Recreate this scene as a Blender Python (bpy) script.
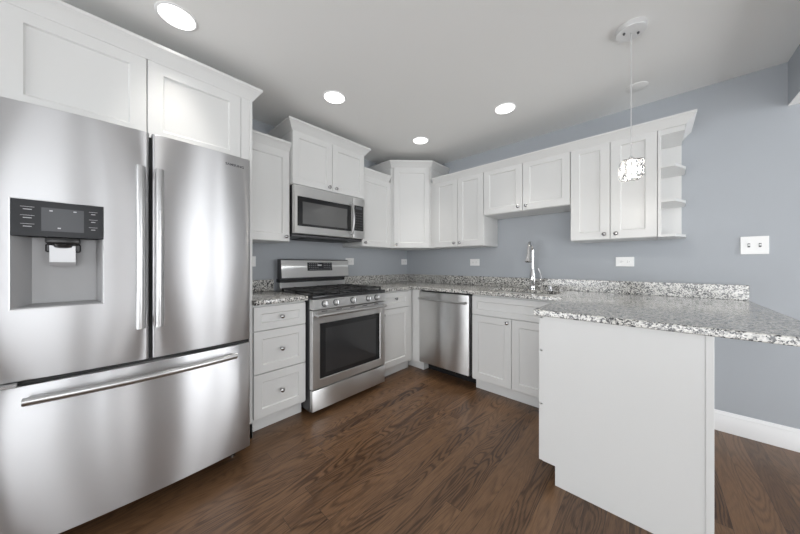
import bpy, bmesh, math, random
from mathutils import Vector, Matrix
PI = math.pi
random.seed(7)
S = bpy.context.scene
for o in list(bpy.data.objects): bpy.data.objects.remove(o)
COL = S.collection

# ------------------------------------------------------------------ camera
# x = distance from the left wall, D = distance from the back wall (y = -D)
cam_d = bpy.data.cameras.new('camera'); cam = bpy.data.objects.new('camera', cam_d); COL.objects.link(cam)
cam.location = (2.5701, -2.9139, 1.1583); cam.rotation_euler = (PI/2, 0, 0.7491)
cam_d.sensor_width = 36; cam_d.lens = 273.457/800*36; cam_d.shift_y = -3.14/800
cam_d.clip_start = 0.02
S.camera = cam
# ------------------------------------------------------------------ sky, light, exposure
w = bpy.data.worlds.new('sky'); S.world = w; w.use_nodes = True
bg = w.node_tree.nodes['Background']; bg.inputs[0].default_value = (0.86, 0.93, 1, 1); bg.inputs[1].default_value = 1.0
S.view_settings.view_transform = 'Standard'; S.view_settings.look = 'None'
S.view_settings.gamma = 1; S.view_settings.use_curve_mapping = False
S.view_settings.exposure = 0.47
RX, RD, CZ = 5.2, 5.5, 2.425       # right wall, rear wall, ceiling height
WIN_R = [(0.25, 0.85, 0.12, 2.25), (0.97, 1.70, 0.12, 2.25), (2.80, 2.88, 0.12, 2.25), (3.15, 3.55, 0.12, 2.25), (3.85, 5.2, 0.12, 2.25)]      # right wall windows, split for refrigerator reflections; narrow slit added (D0, D1, z0, z1)
WIN_B = [(0.4, 2.0, 0.12, 2.25), (2.35, 4.85, 0.12, 2.25)]                # rear wall windows (x0, x1, z0, z1)
def daylight(name, loc, rot, sx, sy, power):
    l = bpy.data.lights.new(name, 'AREA'); l.shape = 'RECTANGLE'; l.size = sx; l.size_y = sy
    l.energy = power; l.color = (0.97, 0.985, 1.0)
    o = bpy.data.objects.new(name, l); COL.objects.link(o); o.location = loc; o.rotation_euler = rot
for (a, b, c, d), dens in zip(WIN_R, (16, 15, 90, 9, 9)):  # the slit's stronger light only feeds the streak on the refrigerator
    daylight('window_daylight', (RX+0.2, -(a+b)/2, (c+d)/2), (0, PI/2+0.2, 0), d-c, b-a, dens*(b-a)*(d-c))
for a, b, c, d in WIN_B:
    daylight('window_daylight', ((a+b)/2, -(RD+0.2), (c+d)/2), (PI/2+0.2, 0, 0), b-a, d-c, 10*(b-a)*(d-c))

# ------------------------------------------------------------------ materials
def new_mat(name):
    m = bpy.data.materials.new(name); m.use_nodes = True
    return m, m.node_tree.nodes, m.node_tree.links, m.node_tree.nodes['Principled BSDF']
def pmat(name, col, rough=0.5, metal=0.0, bump=0.0, bscale=200, coat=0.0, spec=0.5, var=0.0):
    m, N, L, P = new_mat(name)
    P.inputs['Base Color'].default_value = (*col, 1); P.inputs['Roughness'].default_value = rough
    P.inputs['Metallic'].default_value = metal; P.inputs['Coat Weight'].default_value = coat
    P.inputs['Specular IOR Level'].default_value = spec
    g = N.new('ShaderNodeNewGeometry')
    n = N.new('ShaderNodeTexNoise'); n.inputs['Scale'].default_value = bscale; L.new(g.outputs['Position'], n.inputs['Vector'])
    if bump:
        b = N.new('ShaderNodeBump'); b.inputs['Strength'].default_value = bump; b.inputs['Distance'].default_value = 0.001
        L.new(n.outputs[0], b.inputs['Height']); L.new(b.outputs[0], P.inputs['Normal'])
    mr = N.new('ShaderNodeMapRange'); mr.inputs['To Min'].default_value = max(0, rough-0.04-var); mr.inputs['To Max'].default_value = rough+0.04+var
    L.new(n.outputs[0], mr.inputs[0]); L.new(mr.outputs[0], P.inputs['Roughness'])
    return m
def steel(name, col=(0.74, 0.74, 0.735), rough=0.36, wave=0.2, aniso=0.92, grain=(2, 2, 500)):
    m, N, L, P = new_mat(name)
    P.inputs['Base Color'].default_value = (*col, 1); P.inputs['Metallic'].default_value = 1
    P.inputs['Anisotropic'].default_value = aniso
    t = N.new('ShaderNodeTangent'); t.direction_type = 'RADIAL'; t.axis = 'Z'; L.new(t.outputs[0], P.inputs['Tangent']); P.inputs['Anisotropic Rotation'].default_value = 0.25
    g = N.new('ShaderNodeNewGeometry'); mp = N.new('ShaderNodeMapping'); mp.inputs['Scale'].default_value = grain
    L.new(g.outputs['Position'], mp.inputs[0])
    n = N.new('ShaderNodeTexNoise'); n.inputs['Scale'].default_value = 1; n.inputs['Detail'].default_value = 3; L.new(mp.outputs[0], n.inputs['Vector'])
    mr = N.new('ShaderNodeMapRange'); mr.inputs['To Min'].default_value = rough-0.015; mr.inputs['To Max'].default_value = rough+0.02
    L.new(n.outputs[0], mr.inputs[0]); L.new(mr.outputs[0], P.inputs['Roughness'])
    mp2 = N.new('ShaderNodeMapping'); mp2.inputs['Scale'].default_value = (5, 5, 1.1); L.new(g.outputs['Position'], mp2.inputs[0])
    n2 = N.new('ShaderNodeTexNoise'); n2.inputs['Scale'].default_value = 1; n2.inputs['Detail'].default_value = 1; L.new(mp2.outputs[0], n2.inputs['Vector'])
    b = N.new('ShaderNodeBump'); b.inputs['Strength'].default_value = wave; b.inputs['Distance'].default_value = 0.008
    L.new(n2.outputs[0], b.inputs['Height']); L.new(b.outputs[0], P.inputs['Normal'])
    return m
def granite():
    m, N, L, P = new_mat('speckled_granite')
    g = N.new('ShaderNodeNewGeometry')
    dn = N.new('ShaderNodeTexNoise'); dn.inputs['Scale'].default_value = 60; L.new(g.outputs['Position'], dn.inputs['Vector'])
    mx = N.new('ShaderNodeVectorMath'); mx.operation = 'MULTIPLY_ADD'; mx.inputs[1].default_value = (0.014,)*3
    L.new(dn.outputs['Color'], mx.inputs[0]); L.new(g.outputs['Position'], mx.inputs[2])
    v = N.new('ShaderNodeTexVoronoi'); v.inputs['Scale'].default_value = 170; L.new(mx.outputs[0], v.inputs['Vector'])
    s = N.new('ShaderNodeSeparateColor'); L.new(v.outputs['Color'], s.inputs[0])
    cl = N.new('ShaderNodeTexNoise'); cl.inputs['Scale'].default_value = 45; cl.inputs['Detail'].default_value = 2; L.new(g.outputs['Position'], cl.inputs['Vector'])
    ad = N.new('ShaderNodeMath'); ad.operation = 'MULTIPLY_ADD'; ad.inputs[1].default_value = 1.1; ad.inputs[2].default_value = -0.55
    L.new(cl.outputs[0], ad.inputs[0])
    a2 = N.new('ShaderNodeMath'); a2.operation = 'ADD'; L.new(ad.outputs[0], a2.inputs[0]); L.new(s.outputs[0], a2.inputs[1])
    r = N.new('ShaderNodeValToRGB'); r.color_ramp.interpolation = 'CONSTANT'
    e = r.color_ramp.elements; e[0].position = 0; e[0].color = (0.035, 0.035, 0.037, 1); e[1].position = 0.28; e[1].color = (0.19, 0.185, 0.175, 1)
    for p, c in ((0.37, (0.42, 0.41, 0.39, 1)), (0.55, (0.64, 0.625, 0.585, 1)), (0.84, (0.74, 0.725, 0.69, 1))):
        q = e.new(p); q.color = c
    L.new(a2.outputs[0], r.inputs[0]); L.new(r.outputs[0], P.inputs['Base Color'])
    P.inputs['Roughness'].default_value = 0.13; P.inputs['Specular IOR Level'].default_value = 0.85
    return m
def oak():
    m, N, L, P = new_mat('stained_oak_planks')
    g = N.new('ShaderNodeNewGeometry'); sp = N.new('ShaderNodeSeparateXYZ'); L.new(g.outputs['Position'], sp.inputs[0])
    def mth(op, a, b=None, c=None):
        n = N.new('ShaderNodeMath'); n.operation = op
        for i, v in enumerate((a, b, c)):
            if v is None: continue
            if isinstance(v, (int, float)): n.inputs[i].default_value = v
            else: L.new(v, n.inputs[i])
        return n.outputs[0]
    PW, PL = 0.083, 1.1
    xs = mth('DIVIDE', sp.outputs[0], PW); row = mth('FLOOR', xs); fx = mth('FRACT', xs)
    wn = N.new('ShaderNodeTexWhiteNoise'); wn.noise_dimensions = '1D'; L.new(row, wn.inputs['W'])
    ys = mth('DIVIDE', sp.outputs[1], PL); ys2 = mth('MULTIPLY_ADD', wn.outputs[0], 7.3, ys); cel = mth('FLOOR', ys2); fy = mth('FRACT', ys2)
    cb = N.new('ShaderNodeCombineXYZ'); L.new(row, cb.inputs[0]); L.new(cel, cb.inputs[1])
    w2 = N.new('ShaderNodeTexWhiteNoise'); w2.noise_dimensions = '3D'; L.new(cb.outputs[0], w2.inputs['Vector'])
    # cathedral grain : contour lines of a stretched noise, different on every plank
    gx = mth('MULTIPLY', sp.outputs[0], 9.0); gy = mth('MULTIPLY', sp.outputs[1], 1.25); gz = mth('MULTIPLY', w2.outputs[0], 40.0)
    gv = N.new('ShaderNodeCombineXYZ'); L.new(gx, gv.inputs[0]); L.new(gy, gv.inputs[1]); L.new(gz, gv.inputs[2])
    n1 = N.new('ShaderNodeTexNoise'); n1.inputs['Scale'].default_value = 1; n1.inputs['Detail'].default_value = 1.5; n1.inputs['Roughness'].default_value = 0.35; n1.inputs['Distortion'].default_value = 0.4
    L.new(gv.outputs[0], n1.inputs['Vector'])
    ring = mth('SINE', mth('MULTIPLY', n1.outputs[0], 120.0)); ring = mth('MULTIPLY_ADD', ring, 0.5, 0.5); ring = mth('POWER', ring, 2.2)
    # fine pores
    pv = N.new('ShaderNodeCombineXYZ'); L.new(mth('MULTIPLY', sp.outputs[0], 420.0), pv.inputs[0]); L.new(mth('MULTIPLY', sp.outputs[1], 16.0), pv.inputs[1]); L.new(gz, pv.inputs[2])
    n3 = N.new('ShaderNodeTexNoise'); n3.inputs['Scale'].default_value = 1; n3.inputs['Detail'].default_value = 2; L.new(pv.outputs[0], n3.inputs['Vector'])
    # which zones show strong rings
    zn = N.new('ShaderNodeTexNoise'); zn.inputs['Scale'].default_value = 0.35; L.new(gv.outputs[0], zn.inputs['Vector'])
    base = N.new('ShaderNodeValToRGB'); e = base.color_ramp.elements
    e[0].position = 0; e[0].color = (0.042, 0.018, 0.0075, 1); e[1].position = 1; e[1].color = (0.215, 0.117, 0.058, 1)
    v = mth('MULTIPLY_ADD', w2.outputs[0], 0.42, mth('MULTIPLY_ADD', n3.outputs[0], 1.1, -0.26))
    v = mth('SUBTRACT', v, mth('MULTIPLY', mth('MULTIPLY', ring, 0.85), mth('MULTIPLY_ADD', zn.outputs[0], 1.6, -0.35)))
    v = mth('ADD', v, 0.12)
    L.new(v, base.inputs[0])
    # seams
    e1 = mth('LESS_THAN', fx, 0.018); e2 = mth('LESS_THAN', fy, 0.0016); sm = mth('MAXIMUM', e1, e2)
    mix = N.new('ShaderNodeMix'); mix.data_type = 'RGBA'; L.new(sm, mix.inputs[0]); L.new(base.outputs[0], mix.inputs[6]); mix.inputs[7].default_value = (0.03, 0.018, 0.012, 1)
    L.new(mix.outputs[2], P.inputs['Base Color'])
    rr = mth('MULTIPLY_ADD', n3.outputs[0], 0.14, 0.27); L.new(rr, P.inputs['Roughness'])
    b = N.new('ShaderNodeBump'); b.inputs['Strength'].default_value = 0.25; b.inputs['Distance'].default_value = 0.0012
    h = mth('SUBTRACT', mth('MULTIPLY_ADD', n3.outputs[0], 0.5, mth('MULTIPLY', ring, -0.5)), mth('MULTIPLY', sm, 2.0)); L.new(h, b.inputs['Height']); L.new(b.outputs[0], P.inputs['Normal'])
    P.inputs['Specular IOR Level'].default_value = 0.5
    return m
def emit(name, col, s):
    m, N, L, P = new_mat(name); P.inputs['Base Color'].default_value = (0.8, 0.8, 0.8, 1)
    P.inputs['Emission Color'].default_value = (*col, 1); P.inputs['Emission Strength'].default_value = s
    n = N.new('ShaderNodeTexNoise'); mr = N.new('ShaderNodeMapRange'); mr.inputs['To Min'].default_value = s*0.95; mr.inputs['To Max'].default_value = s*1.05
    L.new(n.outputs[0], mr.inputs[0]); L.new(mr.outputs[0], P.inputs['Emission Strength'])
    return m
def window_glass():
    m, N, L, P = new_mat('window_glass')
    t = N.new('ShaderNodeBsdfTransparent'); gl = N.new('ShaderNodeBsdfGlossy'); gl.inputs['Roughness'].default_value = 0.02
    f = N.new('ShaderNodeFresnel'); mx = N.new('ShaderNodeMixShader'); L.new(f.outputs[0], mx.inputs[0]); L.new(t.outputs[0], mx.inputs[1]); L.new(gl.outputs[0], mx.inputs[2])
    L.new(mx.outputs[0], N['Material Output'].inputs[0]); return m
def crystal():
    m, N, L, P = new_mat('cut_crystal')
    P.inputs['Transmission Weight'].default_value = 1; P.inputs['IOR'].default_value = 1.5; P.inputs['Roughness'].default_value = 0.03
    P.inputs['Base Color'].default_value = (1, 1, 1, 1)
    v = N.new('ShaderNodeTexVoronoi'); v.inputs['Scale'].default_value = 55; g = N.new('ShaderNodeNewGeometry'); L.new(g.outputs['Position'], v.inputs['Vector'])
    b = N.new('ShaderNodeBump'); b.inputs['Strength'].default_value = 0.8; b.inputs['Distance'].default_value = 0.003; L.new(v.outputs[0], b.inputs['Height']); L.new(b.outputs[0], P.inputs['Normal'])
    return m
M = dict(
    cab=pmat('white_cabinet_paint', (0.70, 0.70, 0.69), 0.34, bump=0.03, bscale=120),
    wall=pmat('blue_grey_wall_paint', (0.425, 0.448, 0.477), 0.6, bump=0.12, bscale=400, spec=0.3),
    wall_bounce=pmat('pale_bounce_wall', (0.78, 0.78, 0.78), 0.6, bump=0.1, bscale=400, spec=0.3),  # unseen walls made paler than the room's paint to bounce more light
    ceil=pmat('flat_white_ceiling_paint', (0.88, 0.88, 0.865), 0.85, bump=0.1, bscale=300, spec=0.2),
    trim=pmat('white_trim_paint', (0.86, 0.86, 0.86), 0.35, bump=0.02),
    white=pmat('white_plastic', (0.86, 0.86, 0.85), 0.3),
    slot=pmat('dark_socket_slot', (0.12, 0.12, 0.12), 0.5),
    steel=steel('brushed_stainless'),
    steel_f=steel('fridge_stainless', (0.62, 0.62, 0.63), 0.345, wave=0.22, aniso=1.0),
    chrome=pmat('chrome', (0.82, 0.82, 0.83), 0.1, 1.0),
    satin=pmat('satin_white_metal', (0.80, 0.80, 0.80), 0.35, 0.55),
    nickel=pmat('satin_nickel', (0.42, 0.42, 0.42), 0.22, 1.0),
    handle=steel('satin_steel_bar', (0.55, 0.55, 0.55), 0.3, wave=0, aniso=0.3),
    black=pmat('black_enamel', (0.018, 0.018, 0.019), 0.22),
    iron=pmat('cast_iron', (0.022, 0.022, 0.022), 0.5, bump=0.2, bscale=900),
    dark=pmat('dark_grey_metal', (0.09, 0.09, 0.095), 0.4, 0.6),
    gap=pmat('black_rubber_gasket', (0.015, 0.015, 0.015), 0.7),
    glassb=pmat('black_oven_glass', (0.02, 0.02, 0.021), 0.05, spec=0.4),
    glassg=pmat('smoked_oven_window', (0.035, 0.035, 0.036), 0.05, spec=0.5),
    mwglass=pmat('microwave_mesh_window', (0.10, 0.10, 0.10), 0.08, spec=0.9),
    panel=pmat('glossy_charcoal_panel', (0.03, 0.031, 0.034), 0.2, spec=0.2),
    display=pmat('grey_lcd_display', (0.085, 0.088, 0.095), 0.2, spec=0.3),
    recess=pmat('dispenser_grey_plastic', (0.34, 0.34, 0.345), 0.35, 0.0, bscale=8),
    mark=pmat('pale_printed_marks', (0.55, 0.55, 0.57), 0.5),
    markd=pmat('dark_printed_lettering', (0.10, 0.10, 0.11), 0.4),
    paddle=pmat('clear_grey_plastic', (0.50, 0.50, 0.51), 0.2, 0.3),
    granite=granite(), oak=oak(),
    lamp=emit('lit_led_lens', (1, 0.98, 0.95), 1.6), bulb=emit('lit_bulb', (1, 0.93, 0.83), 14),
    glass=window_glass(), crystal=crystal(),
)
# ------------------------------------------------------------------ mesh helpers
FL = lambda u, n, z: Vector((n, -u, z))       # against left wall : u = D, n = out from the wall
FB = lambda u, n, z: Vector((u, -n, z))       # against back wall : u = x, n = out from the wall
class MB:
    def __init__(s, f=FB): s.bm = bmesh.new(); s.f = f; s.mats = []
    def mi(s, m):
        if m not in s.mats: s.mats.append(m)
        return s.mats.index(m)
    def _add(s, t, mat, f=None):
        f = f or s.f; k = s.mi(mat)
        mp = {v: s.bm.verts.new(f(*v.co)) for v in t.verts}
        for fc in t.faces:
            try:
                q = s.bm.faces.new([mp[v] for v in fc.verts]); q.material_index = k; q.smooth = fc.smooth
            except ValueError: pass
        t.free()
    def box(s, u0, u1, n0, n1, z0, z1, mat=None, bev=0.0015, seg=1):
        t = bmesh.new(); bmesh.ops.create_cube(t, size=1)
        for v in t.verts: v.co = Vector(((u0+u1)/2+v.co.x*(u1-u0), (n0+n1)/2+v.co.y*(n1-n0), (z0+z1)/2+v.co.z*(z1-z0)))
        b = min(bev, 0.45*min(abs(u1-u0), abs(n1-n0), abs(z1-z0)))
        if b > 1e-5: bmesh.ops.bevel(t, geom=t.edges[:], offset=b, segments=seg, affect='EDGES', profile=0.5)
        s._add(t, mat or 'cab'); return s
    def prism(s, prof, u0, u1, mat='cab', smooth=False):     # profile of (n,z) points swept along u
        t = bmesh.new(); A = [t.verts.new((u0, n, z)) for n, z in prof]; B = [t.verts.new((u1, n, z)) for n, z in prof]; k = len(prof)
        for i in range(k):
            q = t.faces.new((A[i], A[(i+1) % k], B[(i+1) % k], B[i])); q.smooth = smooth
        t.faces.new(A); t.faces.new(B); s._add(t, mat); return s
    def sweep(s, path, prof, mat='cab', closed=False):        # horizontal path of (u,n), profile (out,z), mitred corners, out = right-hand side
        t = bmesh.new(); rings = []; K = len(path)
        for i, p in enumerate(path):
            p = Vector(p); d0 = (p-Vector(path[i-1])).normalized() if i else None
            d1 = (Vector(path[i+1])-p).normalized() if i < K-1 else None
            d0 = d0 or d1; d1 = d1 or d0
            n0 = Vector((d0.y, -d0.x)); n1 = Vector((d1.y, -d1.x)); m = (n0+n1).normalized(); m = m/m.dot(n0)
            rings.append([t.verts.new((p.x+m.x*o, p.y+m.y*o, z)) for o, z in prof])
        k = len(prof)
        for a, b in zip(rings, rings[1:]):
            for j in range(k): t.faces.new((a[j], a[(j+1) % k], b[(j+1) % k], b[j]))
        t.faces.new(rings[0]); t.faces.new(rings[-1]); s._add(t, mat); return s
    def lathe(s, c, axis, prof, mat, seg=20):                 # prof of (radius, along axis) ; in the local frame
        t = bmesh.new(); ax = Vector(axis).normalized(); a = ax.orthogonal().normalized(); b = ax.cross(a); c = Vector(c); rings = []
        for r, h in prof: rings.append([t.verts.new(c+ax*h+(a*math.cos(2*PI*i/seg)+b*math.sin(2*PI*i/seg))*max(r, 1e-4)) for i in range(seg)])
        for p, q in zip(rings, rings[1:]):
            for i in range(seg): t.faces.new((p[i], p[(i+1) % seg], q[(i+1) % seg], q[i])).smooth = True
        t.faces.new(rings[0]); t.faces.new(rings[-1]); s._add(t, mat); return s
    def tube(s, pts, r, mat, seg=12, sx=1.0):                 # round bar along points (radius may be a list)
        t = bmesh.new(); P = [Vector(p) for p in pts]; rings = []; prev = None
        for i, p in enumerate(P):
            d = (P[min(i+1, len(P)-1)]-P[max(i-1, 0)]).normalized()
            if prev is None: a = d.orthogonal().normalized()
            else: a = (prev-d*prev.dot(d)).normalized()
            prev = a; b = d.cross(a); rr = r[i] if isinstance(r, (list, tuple)) else r
            rings.append([t.verts.new(p+(a*math.cos(2*PI*j/seg)+b*math.sin(2*PI*j/seg)*sx)*rr) for j in range(seg)])
        for p, q in zip(rings, rings[1:]):
            for i in range(seg): t.faces.new((p[i], p[(i+1) % seg], q[(i+1) % seg], q[i])).smooth = True
        t.faces.new(rings[0]); t.faces.new(rings[-1]); s._add(t, mat); return s
    def shaker(s, u0, u1, z0, z1, n, th=0.019, rail=0.058, rec=0.009, mat='cab', bev=0.0015):
        # closed front: slab with a recessed flat field and a small slanted inner lip; n = back plane, n+th = face
        t = bmesh.new()
        def loop(i, nn): return [t.verts.new((u0+i, nn, z0+i)), t.verts.new((u1-i, nn, z0+i)), t.verts.new((u1-i, nn, z1-i)), t.verts.new((u0+i, nn, z1-i))]
        Ls = [loop(0, n), loop(0, n+th-bev), loop(bev, n+th), loop(rail, n+th), loop(rail+0.002, n+th-0.003), loop(rail+0.004, n+th-rec+0.002), loop(rail+0.007, n+th-rec)]
        for a, b in zip(Ls, Ls[1:]):
            for i in range(4): t.faces.new((a[i], a[(i+1) % 4], b[(i+1) % 4], b[i]))
        t.faces.new(Ls[0]); t.faces.new(Ls[-1]); s._add(t, mat); return s
    def poly(s, pts, z0, z1, mat='cab'):
        t = bmesh.new(); a = [t.verts.new((u, n, z0)) for u, n in pts]; b = [t.verts.new((u, n, z1)) for u, n in pts]; k = len(pts)
        t.faces.new(a); t.faces.new(b)
        for i in range(k): t.faces.new((a[i], a[(i+1) % k], b[(i+1) % k], b[i]))
        s._add(t, mat); return s
    def cells(s, us, ns, z0, z1, keep, mat):                  # slab made of grid cells (used for worktops with cut-outs)
        t = bmesh.new(); V = {}
        def v(i, j, z):
            if (i, j, z) not in V: V[(i, j, z)] = t.verts.new((us[i], ns[j], z))
            return V[(i, j, z)]
        K = lambda i, j: 0 <= i < len(us)-1 and 0 <= j < len(ns)-1 and keep((us[i]+us[i+1])/2, (ns[j]+ns[j+1])/2)
        for i in range(len(us)-1):
            for j in range(len(ns)-1):
                if not K(i, j): continue
                t.faces.new((v(i, j, z1), v(i+1, j, z1), v(i+1, j+1, z1), v(i, j+1, z1)))
                t.faces.new((v(i, j, z0), v(i+1, j, z0), v(i+1, j+1, z0), v(i, j+1, z0)))
                for di, dj, a, b in ((-1, 0, (i, j), (i, j+1)), (1, 0, (i+1, j), (i+1, j+1)), (0, -1, (i, j), (i+1, j)), (0, 1, (i, j+1), (i+1, j+1))):
                    if not K(i+di, j+dj): t.faces.new((v(*a, z0), v(*b, z0), v(*b, z1), v(*a, z1)))
        s._add(t, mat); return s
    def build(s, name, parent=None, origin=None):
        bmesh.ops.recalc_face_normals(s.bm, faces=s.bm.faces[:])
        if parent is not None:
            root = parent
            while root.parent: root = root.parent
            off = Vector(root.location)
        else:
            off = Vector(origin) if origin is not None else Vector((0, 0, 0))
        for v in s.bm.verts: v.co -= off
        me = bpy.data.meshes.new(name); s.bm.to_mesh(me); s.bm.free(); me.set_sharp_from_angle(angle=0.5)
        for m in s.mats: me.materials.append(M[m])
        o = bpy.data.objects.new(name, me); COL.objects.link(o)
        if parent is not None: o.parent = parent
        else: o.location = off
        return o
def thing(name, label, cat, loc, group=None):
    o = bpy.data.objects.new(name, None); COL.objects.link(o); o.location = loc; o.empty_display_size = 0.1
    return tag(o, label, cat, group)
def tag(o, label=None, cat=None, group=None, kind=None):
    for k, v in (('label', label), ('category', cat), ('group', group), ('kind', kind)):
        if v: o[k] = v
    return o
def struct(o): o['kind'] = 'structure'; return o
def smooth_bevel(o, wdt=0.003, seg=2):
    b = o.modifiers.new('bevel', 'BEVEL'); b.width = wdt; b.segments = seg; b.limit_method = 'ANGLE'; b.angle_limit = 0.6; return o
def knob(f, parent, u, n, z, name='knob', r=0.0145, mat='nickel'):
    return MB(f).lathe((u, n, z), (0, 1, 0), [(0.009, 0), (0.0075, 0.002), (0.0055, 0.006), (0.0055, 0.014), (r*0.8, 0.016), (r, 0.020), (r*0.95, 0.025), (r*0.6, 0.0285), (0.0005, 0.0295)], mat, 16).build(name, parent)
def letters(txt, size, mat, fn, parent, name='lettering', bold=0.0):
    # text outlines turned into a thin solid; fn maps (x, y, depth) of the text to the world
    cu = bpy.data.curves.new('t', 'FONT'); cu.body = txt; cu.size = size; cu.extrude = 0.0003; cu.offset = bold; cu.resolution_u = 3
    to = bpy.data.objects.new('t', cu); COL.objects.link(to)
    dg = bpy.context.evaluated_depsgraph_get(); me = bpy.data.meshes.new_from_object(to.evaluated_get(dg))
    bpy.data.objects.remove(to)
    root = parent
    while root.parent: root = root.parent
    for v in me.vertices: v.co = fn(v.co.x, v.co.y, v.co.z)-root.location
    me.name = name; me.materials.clear(); me.materials.append(M[mat])
    o = bpy.data.objects.new(name, me); COL.objects.link(o); o.parent = parent; return o

# ================================================================== ROOM SHELL
T = 0.12
struct(MB().box(-T, RX+T, -T, RD+T, -0.1, 0, 'oak', 0).build('floor'))
struct(MB().box(-T, RX+T, -T, RD+T, CZ, CZ+0.1, 'ceil', 0).build('ceiling'))
struct(MB().box(-T, 0, -T, RD+T, 0, CZ, 'wall', 0).build('wall_left'))
struct(MB().box(0, RX+T, -T, 0, 0, CZ, 'wall', 0).build('wall_back'))
def pierced(name, f, u_end, u_start, n0, n1, wins):
    m = MB(f); us = sorted({u_start, u_end, *[v for a in wins for v in a[:2]]}); zs = sorted({0, CZ, *[v for a in wins for v in a[2:]]})
    g = lambda u, z, n: f(u, n, z)                 # grid in (u,z) extruded in n
    mm = MB(lambda u, z, n: f(u, n, z)); mm.cells(us, zs, n0, n1, lambda u, z: not any(a < u < b and c < z < d for a, b, c, d in wins), 'wall_bounce')
    return struct(mm.build(name))
FR = lambda u, n, z: Vector((RX+n, -u, z)); FF = lambda u, n, z: Vector((u, -(RD+n), z))
pierced('wall_right', FR, RD+T, 0, 0, T, WIN_R)
pierced('wall_front', FF, RX, 0, 0, T, WIN_B)
k = 0
for f, ws in ((FR, WIN_R), (FF, WIN_B)):
    for a, b, c, d in ws:  # includes the made-up slit behind the refrigerator streak
        k += 1; r = struct(MB(f).box(a-0.07, a, -0.02, 0, c-0.07, d+0.07, 'trim').box(b, b+0.07, -0.02, 0, c-0.07, d+0.07, 'trim').box(a, b, -0.02, 0, d, d+0.07, 'trim').box(a, b, -0.04, 0, c-0.07, c, 'trim')
            .box(a, a+0.03, 0.03, 0.07, c, d, 'trim').box(b-0.03, b, 0.03, 0.07, c, d, 'trim').box(a, b, 0.03, 0.07, c, c+0.04, 'trim').box(a, b, 0.03, 0.07, d-0.04, d, 'trim').box(a, b, 0.03, 0.07, (c+d)/2-0.02, (c+d)/2+0.02, 'trim').build('window_%d' % k))
        MB(f).box(a+0.005, b-0.005, 0.048, 0.052, c+0.005, d-0.005, 'glass', 0).build('pane', r)
BBP = [(0, 0), (0.015, 0), (0.015, 0.098), (0.012, 0.106), (0.012, 0.118), (0.007, 0.126), (0.005, 0.137), (0, 0.138)]
struct(MB().prism(BBP, 2.742, RX, 'trim').build('baseboard_back'))
struct(MB(FL).prism(BBP, 3.27, RD, 'trim').build('baseboard_left'))
struct(MB(lambda u, n, z: Vector((RX-n, -u, z))).prism(BBP, 0.015, RD, 'trim').build('baseboard_right'))
struct(MB(lambda u, n, z: Vector((u, -(RD-n), z))).prism(BBP, 0.015, RX-0.015, 'trim').build('baseboard_front'))
# lowered bulkhead at the right: grey sides, white underside
struct(MB().box(3.184, 3.9, 0, 3.2, 2.153, CZ, 'wall', 0).box(3.184, 3.9, 0, 3.2, 2.149, 2.153, 'ceil', 0).build('trim_1'))

# ================================================================== CABINETS
CROWN = [(0, 0), (0.006, 0), (0.010, 0.008), (0.020, 0.022), (0.034, 0.044), (0.044, 0.056), (0.050, 0.062), (0.050, 0.078), (0, 0.078)]
def crown_prof(z0, h=0.078, out=0.05): return [(a/0.05*out-0.002, z0+b/0.078*h) for a, b in CROWN]
UB, UT, UD = 1.343, 2.088, 0.326                # wall cabinet underside, door top, box depth
def wall_box(f, u0, u1, z0, z1, dep, parent):
    return MB(f).box(u0, u1, 0.001, dep, z0, z1, 'cab').build('body', parent)

# ---- cabinet over the refrigerator
c = thing('wall_cabinet', 'wide white two-door cabinet above the refrigerator, with crown molding', 'cabinet', (0, -2.78, 1.83))
MB(FL).box(2.2705, 3.225, 0.001, 0.592, 1.80, 2.262, 'cab').build('body', c)
MB(FL).box(2.2705, 2.318, 0.592, 0.611, 1.80, 2.262, 'cab').build('filler_strip', c)
MB(FL).shaker(2.320, 2.764, 1.815, 2.245, 0.592, rail=0.062).build('door', c)
MB(FL).shaker(2.768, 3.215, 1.815, 2.245, 0.592, rail=0.062).build('door', c)
MB(lambda u, n, z: Vector((u, -n, z))).sweep([(0.0, 2.2505), (0.611, 2.2505), (0.611, 3.235), (0.0, 3.235)][::-1][::-1], crown_prof(2.238)).build('crown_molding', c)
o = MB(FL).box(2.2505, 2.270, 0.001, 0.613, 0, 2.262, 'cab').box(2.2505, 2.270, 0.55, 0.613, 0, 0.10, 'cab').build('refrigerator_side_panel')
tag(o, 'tall narrow white panel between refrigerator and drawer cabinet', 'panel')
# ---- single-door wall cabinets on the left wall
def crowned(f, u0, u1, dep, z, c, left=True, right=True, prj=0.05):
    # crown part around the front (and free ends) of one cabinet, local frame path runs so that 'out' is away from the wall
    pts = ([(u0, 0.001)] if left else [])+[(u0, dep), (u1, dep)]+([(u1, 0.001)] if right else [])
    m = MB(f); m.sweep(pts[::-1], [(o_, z_) for o_, z_ in crown_prof(z, out=prj)]); return m
def sw(f, pts, z, c, prj=0.05, h=0.078):
    # direction chosen so that 'out' points away from the cabinet
    area = sum(a[0]*b[1]-b[0]*a[1] for a, b in zip(pts, pts[1:]+pts[:1]))
    if area > 0: pts = pts
    else: pts = pts[::-1]
    return MB(f).sweep(pts, crown_prof(z, h, prj)).build('crown_molding', c)
c = thing('wall_cabinet', 'white single-door wall cabinet between refrigerator and microwave', 'cabinet', (0, -2.06, UB))
wall_box(FL, 1.869, 2.2495, UB, 2.10, UD, c); d = MB(FL).shaker(1.872, 2.246, UB+0.003, UT, UD).build('door', c); knob(FL, d, 1.905, UD+0.019, UB+0.04)
sw(FL, [(2.2495, 0.33), (1.869, 0.33)], 2.072, c) if False else MB(FL).prism([(0.33+a, b) for a, b in crown_prof(2.084, 0.078, 0.045)], 1.869, 2.2495).build('crown_molding', c)
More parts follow.
